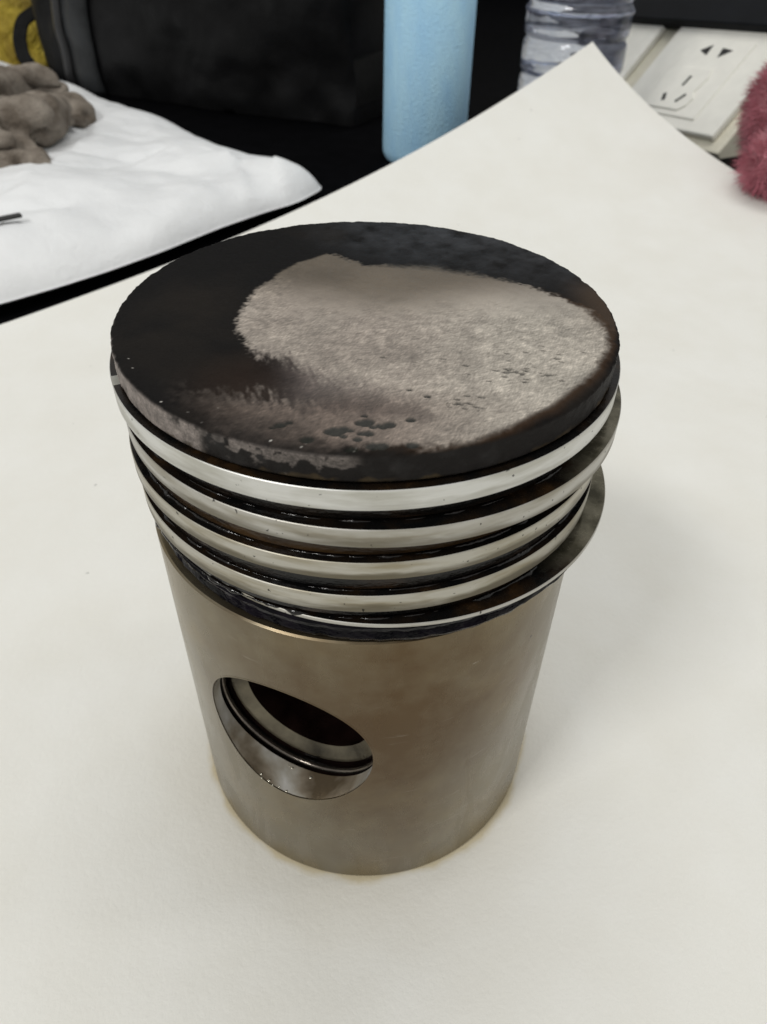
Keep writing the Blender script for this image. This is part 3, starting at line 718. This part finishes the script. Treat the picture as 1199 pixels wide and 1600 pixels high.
df = t.n.new('ShaderNodeBsdfPrincipled'); df.inputs['Base Color'].default_value = (.74, .76, .90, 1); df.inputs['Roughness'].default_value = .25; t.link(nb, df.inputs['Normal'])  # pale diffuse share stands in for light refracted by the bottle
mx = t.n.new('ShaderNodeMixShader'); t.link(t.ramp(t.noise(2.2, 5, .65, (1, 1, 2.2), 1.5), [(.42, .04), (.60, .22)]), mx.inputs[0]); t.link(t.b.outputs[0], mx.inputs[1]); t.link(df.outputs[0], mx.inputs[2]); t.link(mx.outputs[0], t.out.inputs[0])
link('body', me, t.m, wb)
link('cap', lathe([(0, 6.72), (.36, 6.72), (.37, 6.75), (.37, 7.05), (.34, 7.08), (0, 7.08)], 48), simple('blue_cap', (.1, .2, .6), .4), wb)
for z in (1.25, 2.3, 3.35):
    lb = lathe([(prf(z)*1.012, z), (prf(z)*1.03, z+.03), (prf(z)*1.012, z+.06), (prf(z)*.99, z+.03)], 96, closed_prof=True); link('rib', lb, t.m, wb)

# ------------------------------------------------------------------ sloping socket strip at the right
LM = np.array([[.444, .632, -.635], [-.892, .375, -.252], [.079, .678, .731]])
U_, s_, Vt = np.linalg.svd(LM); LM = U_@Vt
DS = 16.0; kS = DS/17.0
SC = deep(1086.582, 127.732, DS)
def loc(xy_z): return LM@np.array(xy_z)*kS+SC
def lframe():
    m_ = Matrix.Identity(4)
    for i in range(3):
        for j in range(3): m_[i][j] = LM[i][j]*kS
        m_[i][3] = SC[i]
    return m_
ivory = simple('ivory_plastic', (.80, .79, .73), .38, 0, .04, 3, .05, 20); cream = simple('cream_trunking', (.64, .61, .50), .45, 0, .08, 2, .05, 20); slot = simple('black_slot', (.008, .008, .008), .6); greyslot = simple('grey_slot', (.05, .05, .045), .6)
trunk = link('cable_trunking', box_mesh(6.6, 4.4, .62, .05), cream, smooth=False)
trunk.matrix_world = lframe() @ Matrix.Translation((-1.35, .70, -.40)); tag(trunk, 'cream sloping cable trunking behind the paper carrying the two socket plates', 'trunking')
def plate(x0, x1, y0, y1, label, full):
    e = empty('power_socket'); e.matrix_world = lframe() @ Matrix.Translation(((x0+x1)/2, (y0+y1)/2, -.085)); e.empty_display_size = .3
    tag(e, label, 'power socket')
    cx, cy = (x0+x1)/2, (y0+y1)/2
    def add(name, me, m_, x=0, y=0, z=0, par=e, rz=0):
        o = link(name, me, m_, smooth=False); o.parent = par; o.location = (x, y, z); o.rotation_euler = (0, 0, rz); return o
    add('plate', box_mesh(x1-x0, y1-y0, .17, .05, 3), ivory, 0, 0, .088)
    if full:
        # raised module with the two contact groups
        h_ = .176
        fr = add('module', box_mesh(1.80, 1.99, .06, .03, 2), ivory, -cx, -cy, h_+.005)
        fp = [(-.80, -.87), (.30, -.86), (.44, -.72), (.48, -.52), (.36, -.36), (.44, .02), (.36, .22), (-.52, .22), (-.80, -.2)]
        rp = add('pin_panel', prism_mesh(fp, 0, .035, .02), ivory, -cx, -cy, h_+.036)
        def tri(s): return [(-.16*s, -.07), (.16*s, -.10), (.16*s, .13)]
        add('slot', prism_mesh([(-.13, -.02), (.14, -.13), (.12, .15)], 0, .006), slot, -.29-cx, .71-cy, h_+.036)
        add('slot', prism_mesh([(-.15, .10), (-.10, -.15), (.17, .06)], 0, .006), slot, .30-cx, .70-cy, h_+.036)
        add('slot', box_mesh(.07, .26, .008, 0), greyslot, -.06-cx, -.13-cy, h_+.075, rz=R(-6))
        add('slot', box_mesh(.09, .20, .008, 0), slot, -.33-cx, -.60-cy, h_+.075, rz=R(28))
        add('slot', box_mesh(.07, .26, .008, 0), greyslot, .15-cx, -.57-cy, h_+.075, rz=R(-32))
    return e
plate(-1.60, 1.66, -1.27, 2.2, 'ivory five hole power socket at the right with black pin slots', True)
plate(-4.5, -2.16, -1.27, 2.2, 'blank ivory socket plate half hidden by the clear water bottle', False)

# black rail above the sockets and grey panel over it
rail = link('black_rail', box_mesh(16, .85, .30, .04), simple('black_rail_paint', (.005, .006, .008), .5, 0, .2, 2, .05, 20, spec=.1), smooth=False)
rail.matrix_world = lframe() @ Matrix.Translation((1.0, 1.31+.40, .14)); tag(rail, 'black horizontal rail running just above the two ivory sockets', 'rail')
gp = link('grey_shelf', box_mesh(16, 1.6, .25, .04), simple('grey_shelf_paint', (.22, .22, .22), .5), smooth=False)
gp.matrix_world = lframe() @ Matrix.Translation((1.0, 2.98, .12)); tag(gp, 'grey shelf edge above the black rail at the top right', 'shelf')

# ------------------------------------------------------------------ pink plush
DP = 12.6
plush = empty('plush_toy', tuple(deep(1200, 260, DP))); plush.location.z = 0
tag(plush, 'fluffy raspberry pink plush lying at the right edge beside the socket', 'plush')
t = NT('pink_plush'); n = t.noise(2.0, 4); t.inp('Base Color', t.mix(.3, t.ramp(n, [(.3, (.40, .10, .14)), (.55, (.66, .24, .30)), (.72, (.78, .44, .48))]), t.noise(30, 3), 'MULTIPLY')); t.inp('Roughness', .95); t.inp('Specular IOR Level', .1)
t.inp('Sheen Weight', .4); M['pink'] = t.m
body = blob('body', [([tuple(deep(1240, 160, DP)), tuple(deep(1228, 197, DP-.1))], [.62, .55]), ([tuple(deep(1230, 256, DP-.6)), tuple(deep(1202, 256, DP-.7))], [.45, .30])], M['pink'], .05, .03, 4, 2)
body.parent = plush; body.matrix_parent_inverse = Matrix.Translation(-plush.location)
me = body.data; me.calc_loop_triangles()
tri = [(tuple(t_.vertices), t_.area) for t_ in me.loop_triangles]; ar = np.array([a for _, a in tri]); ar /= ar.sum()
pick = RNG.choice(len(tri), 14000, p=ar); vs = []; fs = []
for k in pick:
    ids = tri[k][0]; a, b = random.random(), random.random()
    if a+b > 1: a, b = 1-a, 1-b
    p0, p1, p2 = (me.vertices[i].co for i in ids); p_ = p0+(p1-p0)*a+(p2-p0)*b; nn = me.vertices[ids[0]].normal.copy()
    d = (nn+Vector((random.gauss(0, .45), random.gauss(0, .45), random.gauss(-.1, .45)))).normalized(); L = .14+.20*random.random()
    sd = d.cross(Vector((random.random(), random.random(), random.random()))).normalized()*.007
    o = len(vs); mid_ = p_+d*L*.6+nn*.01; vs += [p_-sd, p_+sd, mid_+sd*.7, mid_-sd*.7, p_+d*L+Vector((0, 0, -.02))]
    fs += [(o, o+1, o+2, o+3), (o+3, o+2, o+4)]
fur = link('fur', mesh(vs, fs), M['pink'], smooth=None); fur.parent = plush; fur.matrix_parent_inverse = Matrix.Translation(-plush.location); tag(fur, kind='stuff')

scene.cycles.max_bounces = 10; scene.cycles.transmission_bounces = 8
